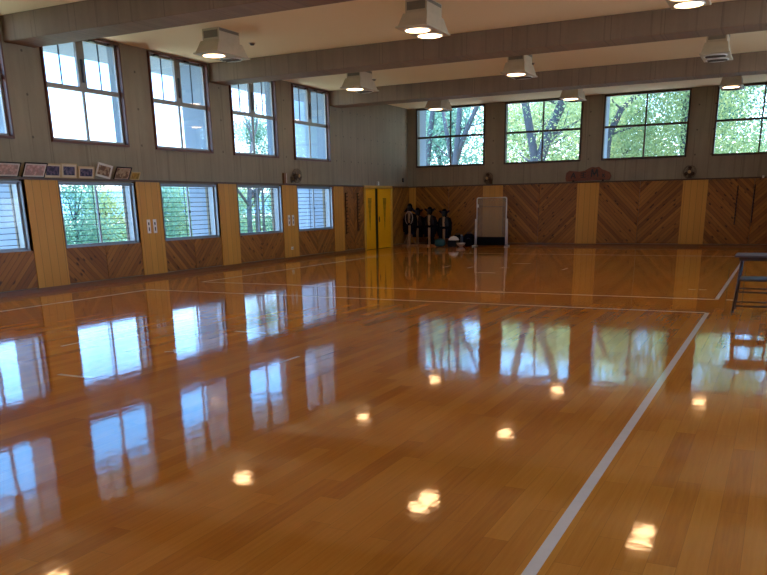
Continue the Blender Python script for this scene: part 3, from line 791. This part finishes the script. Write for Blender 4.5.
# ------------------------------------------------------------------ folding table at the right
r = empty('folding_table', (12.62, -16.02, 0)); zt = .79; hy = .30
bevel(MB().box(-.29, .29, -hy, hy, zt - .028, zt).build('tabletop', mat['tabletop'], r), .008)
MB().box(-.23, .23, -hy + .03, hy - .03, zt - .075, zt - .029).build('under_frame', mat['steel'], r)
for ye, s in ((-hy + .06, -1), (hy - .06, 1)):
    for sx in (-1, 1):
        MB().tube([(sx * .20, ye, zt - .076), (sx * .215, ye + s * .01, .40), (sx * .245, ye + s * .02, .012)], .016, 8).build('leg', mat['steel'], r)
        MB().lathe([(.02, 0), (.022, .012), (.018, .03)], (sx * .245, ye + s * .02, 0), 10).build('foot_cap', mat['shelf'], r)
    for z in (.10, .29):
        MB().tube([(-.225, ye + s * .012, z), (.225, ye + s * .012, z)], .011, 8).build('cross_bar', mat['steel'], r)
    MB().tube([(-.19, ye - s * .08, zt - .08), (-.21, ye, .60)], .008, 6).build('brace', mat['steel'], r)
sh = MB().box(-.205, .205, -hy + .05, hy - .05, .455, .468).build('shelf', mat['shelf'], r)
for ye in (-hy + .06, hy - .06):
    MB().tube([(-.215, ye, .447), (.215, ye, .447)], .010, 6).build('shelf_bar', mat['steel'], r)
tag(r, 'folding table with brown steel legs and under shelf at right edge of the floor', 'table')

# ------------------------------------------------------------------ outside
struct(MB().box(-400, 120, -120, 400, -1.6, -1.3).build('ground', mat['grass']))
struct(MB().box(-90, -9, -60, 120, -1.299, -1.27).build('lawn', mat['lawn']))
for y in (-29.1, -23.28, -17.45, -11.62, -5.80):
    struct(MB().box(-.95, -TH - .001, y, y + .70, -1.3, ZC).build('outer_pier', mat['fin']))
struct(MB().box(-3.3, -TH - .001, -3.6, -3.2, -1.3, 6.5).build('outer_wing_wall', mat['fin']))
for x0, x1 in ((-TH, .28), (6.43, 7.12), (13.29, 13.9)):
    struct(MB().box(x0, x1, TH + .001, .95, -1.3, ZC - .001).build('outer_pier', mat['fin']))
# far wooded ridge
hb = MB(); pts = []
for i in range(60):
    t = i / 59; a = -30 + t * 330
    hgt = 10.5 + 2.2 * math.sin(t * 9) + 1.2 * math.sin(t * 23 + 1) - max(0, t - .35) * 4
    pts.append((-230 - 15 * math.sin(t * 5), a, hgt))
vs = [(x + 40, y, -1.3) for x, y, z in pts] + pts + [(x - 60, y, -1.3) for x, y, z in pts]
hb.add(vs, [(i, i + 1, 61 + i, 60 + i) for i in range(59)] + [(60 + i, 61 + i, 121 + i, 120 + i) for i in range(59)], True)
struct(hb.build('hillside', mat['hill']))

def limb(mb, p, d, r, L, depth, rnd, tips, bend=.25, ratio=.72, nb=(2, 3)):
    pts = [Vector(p)]; dd = Vector(d).normalized(); rs = [r]
    for i in range(4):
        dd = (dd + Vector((rnd.uniform(-1, 1), rnd.uniform(-1, 1), rnd.uniform(-.4, .8))) * bend * .5).normalized()
        pts.append(pts[-1] + dd * L / 4); rs.append(r * (1 - .10 * (i + 1)))
    mb.tube(pts, rs, 7 if r > .04 else 4)
    if depth == 0: tips.append(pts[-1]); return
    tips.append(pts[-1])
    for _ in range(rnd.randint(*nb)):
        nd = (dd + Vector((rnd.uniform(-1, 1), rnd.uniform(-1, 1), rnd.uniform(-.35, .6))) * .8).normalized()
        limb(mb, pts[-1] if rnd.random() < .6 else pts[2], nd, rs[-1] * .62, L * ratio, depth - 1, rnd, tips, bend, ratio, nb)
def leaves(cents, rad, count, size, rnd, flat=.8):
    mb = MB(); vs = []; fs = []
    for _ in range(count):
        c = cents[rnd.randrange(len(cents))]
        while True:
            o = Vector((rnd.uniform(-1, 1), rnd.uniform(-1, 1), rnd.uniform(-1, 1)))
            if o.length < 1: break
        p = Vector(c) + Vector((o.x * rad, o.y * rad, o.z * rad * flat))
        a = Vector((rnd.gauss(0, 1), rnd.gauss(0, 1), rnd.gauss(0, 1))).normalized()
        b = a.cross(Vector((rnd.gauss(0, 1), rnd.gauss(0, 1), rnd.gauss(0, 1)))).normalized()
        s_ = size * rnd.uniform(.6, 1.3); k = len(vs)
        vs += [p - a * s_, p + b * s_ * .5, p + a * s_, p - b * s_ * .5]; fs.append((k, k + 1, k + 2, k + 3))
    mb.v = [tuple(v) for v in vs]; mb.f = fs; mb.sm = [False] * len(fs); return mb
def tree(base, trunks, leafm, nleaf, lsize, seed, label, crown=None, crad=.9, depth=3, group='trees outside the windows', sparse=1.):
    rnd = random.Random(seed); r = empty('tree', base); mb = MB(); tips = []
    for pts, rs in trunks:
        mb.tube(pts, rs, 10)
        dd = Vector(pts[-1]) - Vector(pts[-2])
        for _ in range(3):
            limb(mb, pts[-1], (dd.normalized() + Vector((rnd.uniform(-1, 1), rnd.uniform(-1, 1), rnd.uniform(-.2, .5))) * .6), rs[-1] * .7, 1.5, depth, rnd, tips)
        for i in range(1, len(pts) - 1):
            limb(mb, pts[i], (rnd.uniform(-1, 1), rnd.uniform(-1, 1), .3), rs[i] * .35, 1.3, depth - 1, rnd, tips)
    mb.build('trunk', mat['bark'], r)
    cents = list(tips) + (crown or [])
    if nleaf: leaves(cents, crad, int(nleaf * 1.9), lsize * .85, rnd).build('foliage', leafm, r)
    tag(r, label, 'tree', group); return r
G = -1.3
# behind the back wall
tree((-.9, 6, G), [([(0, 0, 0), (.35, 0, 3.0), (.42, 0, 4.6), (.55, 0, 5.9), (.62, 0, 7.2)], [.20, .17, .14, .12, .10]),
                   ([(.42, 0, 4.6), (.9, .1, 5.9), (1.4, .2, 7.0), (2.0, .3, 8.2)], [.13, .11, .09, .07]),
                   ([(.36, 0, 4.2), (0, .1, 5.6), (-.3, .2, 7.0)], [.12, .10, .08])],
     mat['leaf_b'], 5200, .07, 11, 'forked tree in middle of the leftmost back window', crad=1.0, depth=2, crown=[Vector((x, .5, z)) for x in (-.8, 0, .9, 1.5) for z in (4.2, 5.0, 5.8)])
tree((-2.2, 6.5, G), [([(0, 0, 0), (.1, 0, 4.0), (.25, 0, 5.6), (.45, 0, 7.0), (.6, 0, 8.4)], [.18, .15, .13, .11, .09])],
     mat['leaf_b'], 2600, .07, 12, 'slim leaning trunk at the left side of the leftmost back window', crad=1.0)
tree((3.2, 6, G), [([(0, 0, 0), (.02, 0, 3.4), (-.02, 0, 4.4), (-.25, 0, 5.4), (-.60, 0, 6.9), (-.9, 0, 8.4)], [.30, .27, .20, .17, .16, .13]),
                   ([(.02, 0, 3.7), (.12, 0, 4.4), (.42, 0, 5.4), (.95, 0, 6.6), (1.25, .1, 7.6), (1.5, .2, 9)], [.24, .22, .20, .19, .16, .12])],
     mat['leaf_a'], 6500, .075, 13, 'large V shaped tree filling the second back window', crad=1.15, depth=2, crown=[Vector((x, 1, z)) for x in (-1.4, -.6, .5, 1.4, 1.8) for z in (4.3, 4.9, 5.6, 6.2)])
tree((5.9, 7, G), [([(0, 0, 0), (-.05, 0, 4.0), (.05, 0, 5.4), (.5, 0, 6.4), (1.3, 0, 7.1), (2.3, .2, 7.8)], [.20, .17, .15, .12, .10, .07])],
     mat['leaf_a'], 11000, .08, 14, 'tree with a bough arching over the left of the third back window', crad=1.2, crown=[Vector((x, y, z)) for x in (.8, 1.9, 3.0) for y in (.8, 1.6) for z in (4.2, 5.4, 6.6, 8, 9.4)])
tree((8.7, 9.5, G), [([(0, 0, 0), (.05, 0, 4.0), (-.1, 0, 6.4), (.1, 0, 8.4)], [.22, .19, .15, .10])],
     mat['leaf_a'], 14000, .085, 15, 'dense sunlit yellow green tree behind the third back window', crad=1.3, crown=[Vector((x, y, z)) for x in (-1.6, -.5, .6, 1.7) for y in (-.5, .8) for z in (4.0, 5.2, 6.4, 7.8, 9.4)])
tree((13.4, 5.6, G), [([(0, 0, 0), (.05, 0, 4.5), (-.1, 0, 5.8), (-.5, 0, 6.9)], [.2, .17, .14, .10]), ([(.05, 0, 5.0), (.5, 0, 5.9), (1.1, 0, 6.7)], [.12, .10, .08])],
     mat['leaf_c'], 9000, .07, 16, 'darker tree close behind the top of the rightmost back window', crad=.95, crown=[Vector((x, .3, z)) for x in (-3.0, -2.2, -1.4, -.7) for z in (5.7, 6.4, 7.2, 8.2)])
tree((12.2, 11, G), [([(0, 0, 0), (.1, 0, 4.2), (0, 0, 6.8)], [.2, .17, .12])],
     mat['leaf_a'], 11000, .09, 17, 'yellowing tree low behind the rightmost back window', crad=1.3, crown=[Vector((x, y, z)) for x in (-2.4, -1.2, 0, 1.2) for y in (-.6, .7) for z in (3.2, 4.4, 5.6, 7.0, 8.6)])
for i, (x, y, sx) in enumerate([(-4.5, 14, 0), (0.3, 15, 0), (4.4, 16, 0), (8.4, 17, 0), (13.5, 18, 0)]):
    tree((x, y, G), [([(0, 0, 0), (.1, 0, 3), (0, 0, 5.)], [.2, .16, .12])], mat['leaf_a' if i in (1, 2, 3) else 'leaf_b'], 8500, .11, 30 + i,
         ['far green tree low at the left of the leftmost back window', 'far pale green tree seen low through the first and second back windows', 'far yellow green tree behind the V shaped trunks',
          'far green tree behind the dense third window foliage', 'far green tree at the right edge behind the last window'][i], crad=1.5,
         crown=[Vector((a, b, c)) for a in (-2, -.7, .7, 2) for b in (-.5, .6) for c in (3.3, 4.4, 5.6)], depth=2)
# left side: a screen of low trees and one bare tree
LT = [(-26, 3.5, 2.5), (-25, 6.6, 2.3), (-27, 11.0, 3.3), (-25, 14.2, 3.5), (-27, 18.0, 3.4), (-25, 21.0, 3.5), (-27, 25.5, 4.0), (-25, 29.0, 3.9), (-27, 33.5, 3.9), (-26, -1.0, 3.0)]
for i, (x, y, hh) in enumerate(LT):
    tree((x, y, G), [([(0, 0, 0), (.05, 0, 1.2), (0, 0, 2.)], [.16, .13, .10])], mat['leaf_b' if i % 2 else 'leaf_a'], 3800, .11, 50 + i,
         'leafy green tree outside the low left windows, part of an even hedge line', crad=1.25,
         crown=[Vector((a, b, c)) for a in (-.7, .7) for b in (-1.6, -.5, .6, 1.7) for c in (.6, 1.6, hh - .75)], depth=1, group='screen of trees beyond the left windows')
tree((-16, 12.6, G), [([(0, 0, 0), (.05, 0, 3.0), (0, .1, 5.0), (-.1, .2, 6.6)], [.16, .13, .10, .07]), ([(.05, 0, 3.4), (.6, .6, 5.0), (1.1, 1.2, 6.2)], [.09, .07, .05]), ([(.05, 0, 3.2), (-.4, -.9, 4.8), (-.6, -1.7, 6.0)], [.09, .07, .05])],
     mat['leaf_r'], 700, .07, 70, 'nearly bare tree with thin branches seen through the third tall left window', crad=.5, depth=4)
tree((-15.2, 10.6, G), [([(0, 0, 0), (.05, 0, 2.6), (0, .2, 3.6), (-.1, .5, 5.0), (-.1, .9, 6.4)], [.17, .15, .13, .10, .07]), ([(.0, .1, 3.2), (.2, 1.2, 4.1), (.2, 2.4, 4.6), (.1, 3.4, 5.6)], [.11, .09, .07, .05]), ([(.05, 0, 2.9), (-.4, -.9, 4.2), (-.6, -1.7, 5.4)], [.09, .07, .05])],
     mat['leaf_r'], 300, .07, 72, 'bare spreading tree with a long side bough at left of third tall window', crad=.5, depth=4)
tree((-19, 17.5, G), [([(0, 0, 0), (.05, 0, 3.0), (0, .1, 4.6)], [.12, .10, .07])], mat['leaf_b'], 3000, .09, 71, 'low bushy green tree seen at the bottom of the third tall left window', crad=.7, depth=3,
     crown=[Vector((0, a, c)) for a in (-1.2, 0, 1.2) for c in (4.2, 5.0)])
